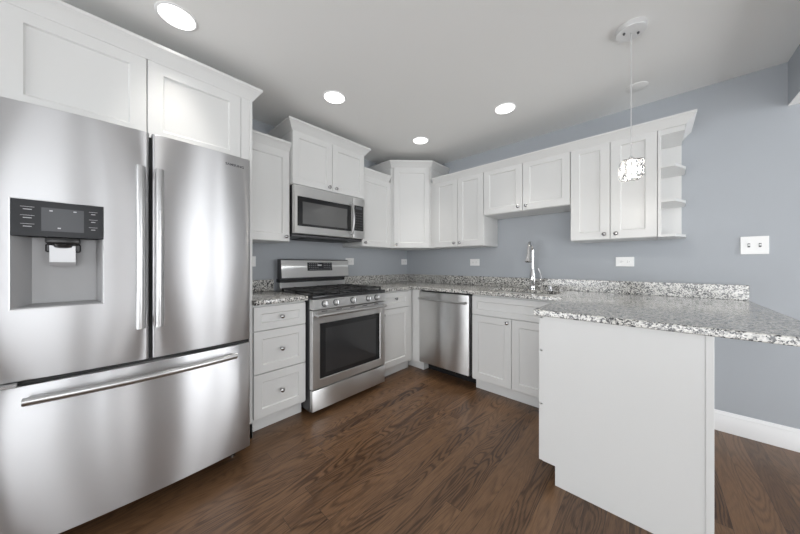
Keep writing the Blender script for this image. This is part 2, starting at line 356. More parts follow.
c = thing('wall_cabinet', 'white single-door wall cabinet between microwave and corner cabinet', 'cabinet', (0, -0.88, UB))
wall_box(FL, 0.662, 1.101, UB, 2.10, UD, c); d = MB(FL).shaker(0.675, 1.098, UB+0.003, UT, UD).build('door', c); knob(FL, d, 1.065, UD+0.019, UB+0.04)
MB(FL).prism([(0.33+a, b) for a, b in crown_prof(2.084, 0.078, 0.045)], 0.70, 1.101).build('crown_molding', c)
# ---- cabinet above the microwave
c = thing('wall_cabinet', 'raised white two-door cabinet directly above the microwave', 'cabinet', (0, -1.485, 1.83))
wall_box(FL, 1.1025, 1.8675, 1.822, 2.30, 0.366, c)
for a, b, kx in ((1.105, 1.483, 1.448), (1.487, 1.865, 1.522)):
    d = MB(FL).shaker(a, b, 1.826, 2.275, 0.366).build('door', c); knob(FL, d, kx, 0.385, 1.86)
def path_fix(f, pts, z, c, h=0.078, prj=0.05, sgn=1):
    return MB(f).sweep(pts if sgn > 0 else pts[::-1], crown_prof(z, h, prj)).build('crown_molding', c)
path_fix(FL, [(1.1025, 0.001), (1.1025, 0.382), (1.8675, 0.382), (1.8675, 0.001)], 2.268, c, sgn=-1)
# ---- diagonal corner cabinet
A = 0.66
c = thing('corner_wall_cabinet', 'taller white corner cabinet with one angled door', 'cabinet', (0.01, -0.01, UB))
t = MB(); bmv = []
bm = t.bm; t.mi('cab'); pts = [(0.001, 0.001), (0.001, A), (0.326, A), (A, 0.326), (A, 0.001)]
lo = [bm.verts.new((x, -d, UB)) for x, d in pts]; hi = [bm.verts.new((x, -d, 2.29)) for x, d in pts]
bm.faces.new(lo); bm.faces.new(hi)
for i in range(5): bm.faces.new((lo[i], lo[(i+1) % 5], hi[(i+1) % 5], hi[i]))
t.build('body', c)
r2 = math.sqrt(0.5)
FD = lambda u, n, z: Vector((0.326+u*r2+n*r2, -(A-u*r2+n*r2), z))     # along the diagonal face
W = (A-0.326)/r2
d = MB(FD).shaker(0.036, W-0.022, UB+0.003, 2.272, 0.0).build('door', c); knob(FD, d, 0.068, 0.019, UB+0.04)
path_fix(FB, [(0.001, A), (0.340, A), (A, 0.340), (A, 0.001)], 2.268, c, sgn=-1)
# ---- wall cabinets along the back wall
def two_door(label, x0, x1, z0, knobs):
    c = thing('wall_cabinet', label, 'cabinet', ((x0+x1)/2, 0, z0)); wall_box(FB, x0+0.001, x1-0.001, z0, 2.10, UD, c); m = (x0+x1)/2
    for a, b, kx in ((x0+0.003, m-0.002, m-0.035), (m+0.002, x1-0.003, m+0.035)):
        d = MB(FB).shaker(a, b, z0+0.003, UT, UD).build('door', c); knob(FB, d, kx, UD+0.019, z0+0.04)
    return c
c = two_door('tall white two-door wall cabinet beside the corner cabinet', 0.725, 1.320, UB, 0)
MB(FB).box(0.661, 0.7255, 0.001, UD+0.004, UB, 2.10, 'cab').build('filler_strip', c)
two_door('short raised white two-door wall cabinet above the sink', 1.320, 2.070, 1.641, 0)
two_door('tall white two-door wall cabinet behind the pendant light', 2.070, 2.586, UB, 0)
# ---- open end shelves
c = thing('end_shelf_unit', 'narrow open white shelf unit ending the wall cabinets', 'shelf unit', (2.66, 0, UB))
x0, x1 = 2.5865, 2.722
MB().box(x0, x0+0.018, 0.001, 0.343, UB, 2.10, 'cab').build('side_panel', c)
MB().box(x0+0.018, x1-0.004, 0.001, 0.012, UB, 2.10, 'cab').build('back_panel', c)
MB().box(x0+0.018, x1-0.004, 0.012, 0.335, 2.035, 2.10, 'cab').build('top_rail', c)
for z in (UB, 1.578, 1.812): MB().poly([(x0+0.018, 0.012), (x0+0.018, 0.338), (2.672, 0.338), (2.730, 0.19), (2.733, 0.012)], z, z+0.018).build('shelf', c)
# ---- crown along the back wall run
cr = MB(FB).sweep([(0.712, UD+0.016), (x1, UD+0.016), (x1, 0.001)][::-1], crown_prof(2.070, 0.062, 0.048)).build('crown_molding', None)
tag(cr, 'long white crown molding along the top of the back wall cabinets', 'crown molding')

# ================================================================== BASE CABINETS
CT, CB = 0.914, 0.882            # worktop top and underside
BF = 0.602                        # front of the cabinet boxes
def base_box(f, u0, u1, parent, dep=BF, top=0.880):
    MB(f).box(u0, u1, 0.001, dep, 0.10, top, 'cab').build('body', parent)
    MB(f).box(u0, u1, 0.001, dep-0.055, 0, 0.10, 'cab').build('toe_kick', parent)
c = thing('drawer_cabinet', 'white three-drawer base cabinet between refrigerator and range', 'cabinet', (0, -2.06, 0))
base_box(FL, 1.872, 2.2495, c)
for z0, z1 in ((0.706, 0.866), (0.414, 0.700), (0.116, 0.408)):
    d = MB(FL).shaker(1.876, 2.245, z0, z1, BF, rail=0.048 if z1 > 0.8 else 0.055).build('drawer', c); knob(FL, d, 2.06, BF+0.019, (z0+z1)/2)
c = thing('base_cabinet', 'narrow white base cabinet with one drawer between range and corner', 'cabinet', (0, -0.85, 0))
base_box(FL, 0.603, 1.100, c)
d = MB(FL).shaker(0.672, 1.096, 0.706, 0.866, BF, rail=0.048).build('drawer', c); knob(FL, d, 0.885, BF+0.019, 0.80)
d = MB(FL).shaker(0.672, 1.096, 0.116, 0.700, BF).build('door', c); knob(FL, d, 1.066, BF+0.019, 0.655)
MB(FL).box(0.622, 0.670, BF, BF+0.012, 0.10, 0.880, 'cab').build('filler_strip', c)
c = thing('corner_base_cabinet', 'white corner base unit with plain filler strip left of dishwasher', 'cabinet', (0.3, -0.3, 0))
MB().box(0.001, 0.727, 0.001, BF, 0.10, 0.880, 'cab').build('body', c)
MB().box(0.001, 0.727, 0.001, BF-0.055, 0, 0.10, 'cab').build('toe_kick', c)
MB().box(0.624, 0.727, BF, BF+0.014, 0.10, 0.880, 'cab').build('filler_strip', c)
c = thing('sink_base_cabinet', 'white sink base cabinet with false drawer front right of dishwasher', 'cabinet', (1.7, 0, 0))
MB().box(1.339, 2.105, 0.565, BF, 0.10, 0.880, 'cab').box(1.339, 1.357, 0.001, 0.565, 0.10, 0.880, 'cab').box(2.087, 2.105, 0.001, 0.565, 0.10, 0.880, 'cab').box(1.357, 2.087, 0.001, 0.565, 0.10, 0.118, 'cab').build('body', c)
MB().box(1.345, 2.105, 0.001, BF-0.055, 0, 0.10, 'cab').build('toe_kick', c)
MB().shaker(1.344, 2.085, 0.700, 0.866, BF, rail=0.045).build('drawer_front', c)
d = MB().shaker(1.344, 1.699, 0.116, 0.694, BF).build('door', c); knob(FB, d, 1.668, BF+0.019, 0.662)
d = MB().shaker(1.703, 2.060, 0.116, 0.694, BF).build('door', c)
MB().box(2.062, 2.105, BF, BF+0.014, 0.10, 0.880, 'cab').build('filler_strip', c)
# ---- peninsula : drawers open towards the range, plain end panel towards the camera
c = thing('peninsula_cabinet', 'white peninsula cabinet with large plain end panel under granite overhang', 'cabinet', (2.42, -1.0, 0))
px0, px1, pd = 2.130, 2.7395, 1.314
MB().box(px0, px1, 0.001, pd-0.019, 0.10, 0.880, 'cab').build('body', c)
MB().box(px0+0.06, px1, 0.001, pd-0.019, 0, 0.10, 'cab').build('toe_kick', c)
m = MB(lambda u, z, n: Vector((u, -n, z)))
m.cells([px0, px0+0.06, 2.7395], [0, 0.10, 0.880], pd-0.0185, pd, lambda u, z: not (u < px0+0.06 and z < 0.1), 'cab'); m.build('end_panel', c)
MB().box(2.7165, 2.7395, pd, pd+0.006, 0, 0.880, 'cab').build('corner_post', c)
FP = lambda u, n, z: Vector((px0-n, -u, z))
for z0, z1 in ((0.695, 0.866), (0.407, 0.689), (0.1, 0.401)):
    d = MB(FP).shaker(0.72, pd-0.003, z0, z1, 0.0005).build('drawer', c); knob(FP, d, 1.01, 0.0195, (z0+z1)/2)
MB(FP).box(0.622, 0.717, 0.0005, 0.016, 0.10, 0.880, 'cab').build('filler_strip', c)

# ================================================================== WORKTOPS
c = thing('countertop', 'short speckled granite countertop between refrigerator and range', 'countertop', (0.3, -2.06, CB))
MB(FL).box(1.868, 2.2495, 0.001, 0.648, CB, CT, 'granite', 0.003, 2).build('slab', c)
MB(FL).box(1.868, 2.2495, 0.001, 0.021, CT, 1.016, 'granite', 0.002).build('backsplash', c)
c = thing('countertop', 'large speckled granite countertop around the corner, sink and peninsula', 'countertop', (2.0, -0.4, CB))
SX0, SX1, SD0, SD1 = 1.42, 1.99, 0.17, 0.56
def keep(u, n):
    if SX0 < u < SX1 and SD0 < n < SD1: return False
    return (u < 0.648 and n < 1.1025) or n < 0.648 or (u > 2.092 and n < 1.345)
m = MB().cells([0.001, 0.648, SX0, SX1, 2.092, 3.032], [0.001, SD0, SD1, 0.648, 1.1025, 1.345], CB, CT, keep, 'granite')
smooth_bevel(m.build('slab', c), 0.004, 2)
MB(FL).box(0.021, 1.1025, 0.001, 0.021, CT, 1.016, 'granite', 0.002).build('backsplash', c)
MB().box(0.001, 3.030, 0.001, 0.021, CT, 1.016, 'granite', 0.002).build('backsplash', c)
# ---- undermount sink
m = MB(); a, b, p, q = SX0+0.012, SX1-0.012, SD0+0.012, SD1-0.012
t = bmesh.new()
def ring(u0, u1, n0, n1, z, r):
    out = []
    for cx, cy, s in ((u1-r, n1-r, 0), (u0+r, n1-r, 1), (u0+r, n0+r, 2), (u1-r, n0+r, 3)):
        for j in range(6): th = (s+j/5)*PI/2; out.append(t.verts.new((cx+r*math.cos(th), cy+r*math.sin(th), z)))
    return out
Rr = [ring(SX0-0.02, SX1+0.02, SD0-0.02, SD1+0.02, 0.8805, 0.05), ring(SX0-0.002, SX1+0.002, SD0-0.002, SD1+0.002, 0.8805, 0.045), ring(a, b, p, q, 0.86, 0.045), ring(a+0.01, b-0.01, p+0.01, q-0.01, 0.70, 0.045), ring(a+0.03, b-0.03, p+0.03, q-0.03, 0.68, 0.03)]
for A_, B_ in zip(Rr, Rr[1:]):
    for i in range(24): t.faces.new((A_[i], A_[(i+1) % 24], B_[(i+1) % 24], B_[i]))
t.faces.new(Rr[-1]); m._add(t, 'steel')
sk = m.build('basin', thing('kitchen_sink', 'stainless undermount sink set into the granite below the faucet', 'sink', (1.70, -0.36, 0.68)))
so = sk.modifiers.new('solid', 'SOLIDIFY'); so.thickness = 0.0015; so.offset = -1
MB().lathe((1.70, 0.36, 0.6805), (0, 0, 1), [(0.045, 0), (0.045, 0.003), (0.03, 0.001), (0.005, 0.001)], 'chrome').build('drain', sk.parent)
# ---- faucet
fx, fd = 1.707, 0.10
f = thing('kitchen_faucet', 'tall chrome gooseneck faucet with pull-down spray head', 'faucet', (fx, -fd, CT))
MB().lathe((fx, fd, CT), (0, 0, 1), [(0.034, 0), (0.034, 0.006), (0.026, 0.012), (0.024, 0.03), (0.027, 0.06), (0.033, 0.09), (0.031, 0.12), (0.023, 0.16), (0.018, 0.20)], 'chrome', 24).build('base', f)
R_ = 0.085
arc = [(fx, fd, 1.09), (fx, fd, 1.2)]+[(fx+0.010*(1-math.cos(i/12*PI)), fd+R_*(1-math.cos(i/12*PI)), 1.280+R_*math.sin(i/12*PI)*0.95) for i in range(13)]
MB().tube(arc, 0.0155, 'chrome', 16).build('spout', f)
ex, ed = fx+0.020, fd+2*R_
MB().lathe((ex, ed, 1.285), (0.0, 0.12, -1), [(0.0145, -0.006), (0.017, 0.0), (0.017, 0.03), (0.019, 0.05), (0.028, 0.09), (0.032, 0.105), (0.030, 0.11)], 'chrome', 20).build('spray_head', f)
MB().lathe((ex, ed+0.0133, 1.1745), (0.0, 0.12, -1), [(0.027, 0), (0.024, 0.003)], 'black', 20).build('spray_nozzle', f)
lv = MB().lathe((fx+0.02, fd+0.005, 1.005), (1, 0.15, 0), [(0.015, 0), (0.015, 0.03), (0.017, 0.032), (0.017, 0.062), (0.012, 0.07)], 'chrome', 16)
lv.tube([(fx+0.078, fd+0.012, 1.012), (fx+0.080, fd+0.012, 1.04), (fx+0.072, fd+0.012, 1.08), (fx+0.055, fd+0.012, 1.115)], [0.010, 0.007, 0.007, 0.009], 'chrome')
lv.build('lever_handle', f)
f = thing('soap_dispenser', 'small chrome soap dispenser on the countertop right of faucet', 'soap dispenser', (1.87, -0.135, CT))
MB().lathe((1.87, 0.135, CT), (0, 0, 1), [(0.022, 0), (0.022, 0.006), (0.013, 0.012), (0.010, 0.03), (0.012, 0.034), (0.010, 0.042)], 'chrome').build('base', f)
MB().tube([(1.87, 0.135, CT+0.036), (1.868, 0.16, CT+0.040), (1.866, 0.18, CT+0.036)], 0.005, 'chrome').build('spout', f)

# ================================================================== REFRIGERATOR
D0, DM, D1 = 2.336, 2.773, 3.213
r = thing('refrigerator', 'large stainless french-door refrigerator with ice and water dispenser', 'refrigerator', (0.45, -2.78, 0))
MB(FL).box(D0+0.004, D1-0.004, 0.03, 0.768, 0.045, 1.75, 'dark', 0.004).build('body', r)
MB(FL).box(D0+0.02, D1-0.02, 0.62, 0.70, 0.012, 0.088, 'black', 0.002).build('kick_grille', r)
for u in (D0+0.06, D1-0.06): MB(FL).lathe((u, 0.70, 0), (0, 0, 1), [(0.018, 0), (0.018, 0.012), (0.008, 0.014), (0.008, 0.05)], 'nickel', 12).build('foot', r)
def bulge(u): return 0.834+0.028*(1-((u-DM)/0.44)**2)      # softly bowed fronts
def edge_round(u, a, b, rr=0.012):
    k = min(u-a, b-u)
    if k >= rr: return 0
    return rr-math.sqrt(max(0, rr*rr-(rr-k)**2))
def door_panel(a, b, z0, z1, hole=None, extra=()):
    m = MB(FL); t = bmesh.new(); rr = 0.012
    us = [a, a+0.0015, a+0.004, a+0.008, a+rr]+[a+rr+(b-a-2*rr)*i/14 for i in range(1, 14)]+[b-rr, b-0.008, b-0.004, b-0.0015, b]
    zs = [z0, z0+0.0015, z0+0.005, z1-0.005, z1-0.0015, z1]
    if hole:
        us = sorted([u for u in us if min(abs(u-hole[0]), abs(u-hole[1])) > 0.012]+[hole[0], hole[1]]); zs = sorted(zs+[hole[2], hole[3]])
    G = [[t.verts.new((u, bulge(u)-edge_round(u, a, b, rr)-edge_round(z, z0, z1, 0.005), z)) for z in zs] for u in us]
    K = [[t.verts.new((u, 0.775, z)) for z in zs] for u in us]
    nu, nz = len(us), len(zs)
    for i in range(nu-1):
        for j in range(nz-1):
            if hole and hole[0] <= (us[i]+us[i+1])/2 <= hole[1] and hole[2] <= (zs[j]+zs[j+1])/2 <= hole[3]: continue
            t.faces.new((G[i][j], G[i+1][j], G[i+1][j+1], G[i][j+1])).smooth = True
            t.faces.new((K[i][j], K[i+1][j], K[i+1][j+1], K[i][j+1]))
    for i in range(nu-1):
        for j in (0, nz-1): t.faces.new((G[i][j], G[i+1][j], K[i+1][j], K[i][j]))
    for j in range(nz-1):
        for i in (0, nu-1): t.faces.new((G[i][j], G[i][j+1], K[i][j+1], K[i][j]))
    if hole:
        I = [i for i, u in enumerate(us) if hole[0]-1e-6 <= u <= hole[1]+1e-6]; J = [j for j, z in enumerate(zs) if hole[2]-1e-6 <= z <= hole[3]+1e-6]
        for i, i2 in zip(I, I[1:]):
            for j in (J[0], J[-1]): t.faces.new((G[i][j], G[i2][j], K[i2][j], K[i][j]))
        for j, j2 in zip(J, J[1:]):
            for i in (I[0], I[-1]): t.faces.new((G[i][j], G[i][j2], K[i][j2], K[i][j]))
    m._add(t, 'steel_f'); return m
H = (2.920, 3.152, 0.990, 1.400)
ld = door_panel(DM+0.005, D1, 0.720, 1.766, H).build('door', r)
rd = door_panel(D0, DM-0.005, 0.720, 1.766).build('door', r)
fz = door_panel(D0, D1, 0.092, 0.702).build('freezer_drawer', r)
MB(FL).box(DM-0.0045, DM+0.0045, 0.786, 0.84, 0.73, 1.75, 'gap', 0).box(D0+0.01, D1-0.01, 0.776, 0.83, 0.7025, 0.7215, 'gap', 0).build('door_gasket', r)
MB(FL).box(3.135, 3.185, 0.80, 0.862, 0.7045, 0.7195, 'nickel', 0.002).build('hinge_cover', r)
MB(FL).box(D0+0.02, D0+0.10, 0.66, 0.80, 1.745, 1.765, 'dark', 0.003).build('hinge_cover', r)
MB(FL).box(D1-0.10, D1-0.02, 0.66, 0.80, 1.745, 1.765, 'dark', 0.003).build('hinge_cover', r)
# dispenser
g = bulge(3.05)
MB(FL).box(H[0]+0.0005, H[1]-0.0005, 0.79, g+0.003, 1.262, H[3]-0.0005, 'panel', 0.002).build('dispenser_control_panel', ld)
MB(FL).box(2.975, 3.082, g+0.0025, g+0.0038, 1.285, 1.375, 'display', 0.0003).build('dispenser_display', ld)
mk = MB(FL)
for z in (1.372, 1.340, 1.308):
    for a, b in ((3.098, 3.130), (2.938, 2.962)):
        mk.box(a, b, g+0.0025, g+0.0034, z, z+0.0012, 'mark', 0); mk.box(a+0.006, b-0.006, g+0.0025, g+0.0034, z-0.010, z-0.0075, 'mark', 0)
for a, z in ((3.055, 1.362), (2.995, 1.365), (3.035, 1.296)): mk.box(a, a+0.008, g+0.0035, g+0.0042, z, z+0.004, 'mark', 0)
mk.build('button_markings', ld)
rc = MB(FL); a, b, z0, z1 = H[0]+0.001, H[1]-0.001, H[2]+0.001, 1.262
fr = g-0.001; bk = 0.787
t = bmesh.new()
fo = [t.verts.new(p) for p in ((a, fr, z0), (b, fr, z0), (b, fr, z1), (a, fr, z1))]
fi = [t.verts.new(p) for p in ((a+0.004, fr-0.003, z0+0.004), (b-0.004, fr-0.003, z0+0.004), (b-0.004, fr-0.003, z1), (a+0.004, fr-0.003, z1))]
bb = [t.verts.new(p) for p in ((a+0.022, bk+0.003, z0+0.012), (b-0.040, bk+0.003, z0+0.012), (b-0.040, bk+0.003, z1), (a+0.022, bk+0.003, z1))]
for A_, B_ in ((fo, fi), (fi, bb)):
    for i in range(4): t.faces.new((A_[i], A_[(i+1) % 4], B_[(i+1) % 4], B_[i]))
t.faces.new(bb); rc._add(t, 'recess')
o = rc.build('dispenser_recess', ld)
MB(FL).box(H[0]-0.003, H[0]+0.001, g-0.006, g+0.0025, H[2]-0.003, H[3]+0.003, 'handle', 0.001).box(H[1]-0.001, H[1]+0.003, g-0.006, g+0.0025, H[2]-0.003, H[3]+0.003, 'handle', 0.001).box(H[0], H[1], g-0.006, g+0.0025, H[2]-0.003, H[2]+0.001, 'handle', 0.001).box(H[0], H[1], g-0.006, g+0.0025, H[3]-0.001, H[3]+0.003, 'handle', 0.001).build('dispenser_frame', ld)
MB(FL).box(2.985, 3.075, 0.795, 0.856, 1.236, 1.262, 'black', 0.008, 2).lathe((3.03, 0.835, 1.236), (0, 0, -1), [(0.03, 0), (0.026, 0.012), (0.014, 0.016)], 'black', 18).build('dispenser_spout', ld)
t = MB(FL).prism([(0.800, 1.236), (0.848, 1.230), (0.842, 1.165), (0.828, 1.150), (0.800, 1.158)], 2.998, 3.064, 'paddle'); t.box(2.985, 3.077, 0.80, 0.815, 1.205, 1.238, 'black', 0.004); t.build('dispenser_paddle', ld)
# door handles : bowed flat bars with two posts
def bar(u, parent):
    m = MB(FL); pts = []
    for i in range(17):
        s = i/16; z = 0.872+s*0.72; pts.append((u, bulge(u)+0.040+0.012*math.sin(PI*s), z))
    m.tube(pts, 0.0175, 'handle', 16, 0.85)
    for z in (0.895, 1.57): m.box(u-0.010, u+0.010, bulge(u)-0.004, bulge(u)+0.038, z-0.014, z+0.014, 'handle', 0.003)
    m.build('handle', parent)
bar(2.808, ld); bar(2.745, rd)
m = MB(FL); pts = []
for i in range(21):
    s = i/20; u = 2.425+s*0.695; pts.append((u, bulge(u)+0.040+0.012*math.sin(PI*s), 0.652))
m.tube(pts, 0.0175, 'handle', 16, 0.85)
for u in (2.452, 3.092): m.box(u-0.02, u+0.02, bulge(u)-0.004, bulge(u)+0.038, 0.643, 0.661, 'handle', 0.003)
m.build('handle', fz)
o = letters('SAMSUNG', 0.0185, 'markd', lambda x, y, z: Vector((bulge(2.468-x*1.12)+0.0006+z, -(2.468-x*1.12), 1.705+y)), rd, bold=0.0004)

# ================================================================== RANGE
U0, U1 = 1.108, 1.862
r = thing('gas_range', 'stainless gas range with black oven window and cast iron grates', 'range', (0.35, -1.485, 0))
MB(FL).box(U0, U1, 0.03, 0.655, 0.03, 0.895, 'dark', 0.003).build('body', r)
for u in (U0+0.05, U1-0.05):
    for n in (0.1, 0.6): MB(FL).lathe((u, n, 0), (0, 0, 1), [(0.018, 0), (0.018, 0.01), (0.007, 0.012), (0.007, 0.035)], 'black', 12).build('foot', r)
# cooktop
ct = MB(FL).box(U0, U1, 0.10, 0.700, 0.895, 0.915, 'black', 0.004, 2).build('cooktop', r)
MB(FL).prism([(0.655, 0.890), (0.699, 0.887), (0.701, 0.897), (0.655, 0.897)], U0, U1, 'dark').build('front_trim', r)
pn = MB(FL).prism([(0.655, 0.812), (0.712, 0.812), (0.714, 0.816), (0.702, 0.883), (0.698, 0.886), (0.655, 0.886)], U0, U1, 'steel').build('control_panel', r)
th = math.atan2(0.012, 0.052)
ax = (0, math.cos(th), math.sin(th))
for u in (1.765, 1.662, 1.495, 1.327, 1.228):
    c0 = (u, 0.7075, 0.851)
    MB(FL).lathe(c0, ax, [(0.026, 0), (0.026, 0.004), (0.022, 0.005)], 'dark', 24).lathe(c0, ax, [(0.0215, 0.004), (0.0215, 0.030), (0.019, 0.034), (0.001, 0.035)], 'handle', 24).box(u-0.003, u+0.003, 0.738, 0.7455, 0.841, 0.871, 'chrome', 0.001).build('knob', pn)
# oven door
m = MB(FL); t = bmesh.new()
a, b, z0, z1 = U0, U1, 0.206, 0.803
lp = lambda i, n, zt=None, zb=None: [t.verts.new((a+i, n, z0+(zb if zb is not None else i))), t.verts.new((b-i, n, z0+(zb if zb is not None else i))), t.verts.new((b-i, n, z1-(zt if zt is not None else i))), t.verts.new((a+i, n, z1-(zt if zt is not None else i)))]
Ls = [lp(0, 0.658), lp(0, 0.692), lp(0.004, 0.697), lp(0.062, 0.697, 0.100, 0.066), lp(0.065, 0.693, 0.103, 0.069), lp(0.065, 0.680, 0.103, 0.069)]
for A_, B_ in zip(Ls, Ls[1:]):
    for i in range(4): t.faces.new((A_[i], A_[(i+1) % 4], B_[(i+1) % 4], B_[i]))
t.faces.new(Ls[0]); t.faces.new(Ls[-1]); m._add(t, 'steel')
od = m.build('oven_door', r)
MB(FL).box(a+0.066, b-0.066, 0.681, 0.6935, z0+0.070, z1-0.104, 'glassb', 0.001).build('window_frame', od)
MB(FL).box(a+0.115, b-0.115, 0.693, 0.6942, z0+0.105, z1-0.145, 'glassg', 0.0003).build('window', od)
m = MB(FL); m.tube([(1.138+i*(1.842-1.138)/12, 0.742+0.006*math.sin(PI*i/12), 0.770) for i in range(13)], 0.0125, 'handle', 14)
for u in (1.152, 1.828): m.box(u-0.012, u+0.012, 0.694, 0.745, 0.760, 0.780, 'handle', 0.003)
m.build('handle', od)
for i in range(5):
    u = 1.22+i*0.135; MB(FL).box(u-0.025, u+0.025, 0.6965, 0.6975, 0.789, 0.794, 'black', 0).build('vent_slot', od)
MB(FL).box(U0, U1, 0.658, 0.694, 0.040, 0.197, 'steel', 0.004, 2).build('storage_drawer', r)
# backguard
MB(FL).box(U0+0.02, U1-0.02, 0.012, 0.085, 0.895, 0.985, 'steel', 0.002).box(U0+0.02, U1-0.02, 0.012, 0.080, 0.9852, 1.02, 'black', 0.002).build('back_riser', r)  # black upper strip stands for the shade in the gap below the backguard
bgd = MB(FL).prism([(0.055, 1.018), (0.085, 1.018), (0.140, 1.022), (0.142, 1.030), (0.126, 1.192), (0.115, 1.200), (0.055, 1.200)], U0+0.012, U1-0.012, 'dark').build('backguard', r)
MB(FL).prism([(0.139, 1.031), (0.144, 1.031), (0.1275, 1.191), (0.1225, 1.191)], U0+0.014, U1-0.014, 'steel').build('backguard_face', bgd)
tilt = lambda z: 0.1455+(z-1.016)*(-0.018/0.175)
m = MB(lambda u, n, z: FL(u, tilt(z)+n, z)); m.box(1.325, 1.598, 0, 0.002, 1.092, 1.172, 'panel', 0.0005).build('display_panel', bgd)
m = MB(lambda u, n, z: FL(u, tilt(z)+n, z)).box(1.435, 1.50, 0.002, 0.0026, 1.130, 1.160, 'black', 0).box(1.445, 1.49, 0.0026, 0.003, 1.138, 1.152, 'mark', 0)
for i in range(14): m.box(1.575-i*0.0175-0.006, 1.575-i*0.0175, 0.002, 0.0028, 1.103, 1.108, 'mark', 0)
for i in range(10):
    u = 1.580-(i % 5)*0.022 if i < 5 else 1.420-(i % 5)*0.020
    for z in (1.122, 1.140, 1.157): m.box(u-0.008, u, 0.002, 0.0028, z, z+0.004, 'mark', 0)
m.build('button_markings', bgd)
# burners and grates
for u, n, rr in ((1.27, 0.24, 0.04), (1.27, 0.54, 0.05), (1.485, 0.39, 0.055), (1.70, 0.24, 0.04), (1.70, 0.54, 0.05)):
    bn = MB(FL).lathe((u, n, 0.9145), (0, 0, 1), [(rr+0.01, 0), (rr+0.008, 0.006), (rr, 0.007), (rr, 0.014), (rr*0.95, 0.017), (0.001, 0.018)], 'black', 24).build('burner', r)
for a, b in ((1.128, 1.368), (1.372, 1.598), (1.602, 1.842)):
    m = MB(FL); z0, z1 = 0.930, 0.942; c = (a+b)/2
    for u in (a, b-0.012): m.box(u, u+0.012, 0.125, 0.665, z0, z1, 'iron', 0.002)
    for n in (0.125, 0.385, 0.653): m.box(a, b, n, n+0.012, z0, z1, 'iron', 0.002)
    m.box(c-0.006, c+0.006, 0.125, 0.665, z0, z1+0.003, 'iron', 0.002)
    for n in (0.20, 0.29, 0.46, 0.58): m.box(a, b, n, n+0.010, z0+0.002, z1+0.003, 'iron', 0.002)
    for u in (a+0.001, b-0.015):
        for n in (0.127, 0.38, 0.648): m.box(u, u+0.014, n, n+0.014, 0.9152, z0+0.004, 'iron', 0.002)
    m.build('grate', r)

# ================================================================== MICROWAVE
r = thing('microwave', 'stainless over-the-range microwave with curved handle under raised cabinet', 'microwave', (0.2, -1.485, 1.40))
MF = 0.405
MB(FL).box(1.112, 1.864, 0.002, MF-0.035, 1.408, 1.820, 'black', 0.003).build('body', r)
MB(FL).box(1.116, 1.860, 0.03, MF-0.05, 1.388, 1.4085, 'dark', 0.003).box(1.25, 1.72, 0.06, 0.30, 1.382, 1.389, 'iron', 0.001).build('vent_base', r)
m = MB(FL); t = bmesh.new()
a, b, z0, z1 = 1.264, 1.862, 1.412, 1.812
def lp2(au, bu, az, bz, n): return [t.verts.new((a+au, n, z0+az)), t.verts.new((b-bu, n, z0+az)), t.verts.new((b-bu, n, z1-bz)), t.verts.new((a+au, n, z1-bz))]
Ls = [lp2(0, 0, 0, 0, MF-0.034), lp2(0, 0, 0, 0, MF-0.004), lp2(0.003, 0.004, 0.004, 0.004, MF), lp2(0.018, 0.028, 0.062, 0.085, MF), lp2(0.020, 0.030, 0.064, 0.087, MF-0.004)]
for A_, B_ in zip(Ls, Ls[1:]):
    for i in range(4): t.faces.new((A_[i], A_[(i+1) % 4], B_[(i+1) % 4], B_[i]))
t.faces.new(Ls[0]); t.faces.new(Ls[-1]); m._add(t, 'steel')
d = m.build('door', r)
MB(FL).box(a+0.0205, b-0.0305, MF-0.0045, MF-0.001, z0+0.065, z1-0.088, 'glassb', 0.0005).build('window_frame', d)
MB(FL).box(a+0.065, b-0.075, MF-0.0012, MF-0.0002, z0+0.085, z1-0.128, 'mwglass', 0.0002).build('window', d)
m = MB(FL); hp = [(1.292, MF+0.004, 1.445)]+[(1.292, MF+0.028+0.026*math.sin(PI*i/12), 1.452+i*0.285/12) for i in range(13)]+[(1.292, MF+0.004, 1.744)]
m.tube(hp, 0.0115, 'handle', 14, 1.0); m.build('handle', d)
cp = MB(FL).box(1.112, 1.261, MF-0.034, MF, 1.412, 1.812, 'steel', 0.003, 2).build('control_panel', r)
MB(FL).box(1.132, 1.246, MF-0.001, MF+0.001, 1.488, 1.738, 'glassb', 0.0005).build('keypad', cp)
m = MB(FL).box(1.15, 1.23, MF+0.001, MF+0.0014, 1.700, 1.725, 'display', 0)
for i in range(4):
    for j in range(7): m.box(1.145+i*0.024, 1.159+i*0.024, MF+0.001, MF+0.0014, 1.505+j*0.026, 1.511+j*0.026, 'dark', 0)
m.build('button_markings', cp)

# ================================================================== DISHWASHER
a, b = 0.732, 1.334
r = thing('dishwasher', 'stainless dishwasher with straight bar handle left of sink cabinet', 'dishwasher', (1.03, -0.3, 0))
MB().box(a, b, 0.03, 0.600, 0.105, 0.878, 'black', 0.002).build('body', r)
MB().box(a+0.004, b-0.004, 0.03, 0.480, 0.002, 0.1045, 'black', 0.002).build('toe_kick', r)
dr = MB().box(a+0.004, b-0.014, 0.601, 0.640, 0.122, 0.866, 'steel', 0.004, 2).build('door', r)
m = MB().tube([(a+0.02+i*(b-a-0.05)/10, 0.676+0.004*math.sin(PI*i/10), 0.795) for i in range(11)], 0.0115, 'handle', 14)
for u in (a+0.035, b-0.045): m.box(u-0.010, u+0.010, 0.638, 0.678, 0.786, 0.804, 'handle', 0.003)
m.build('handle', dr)

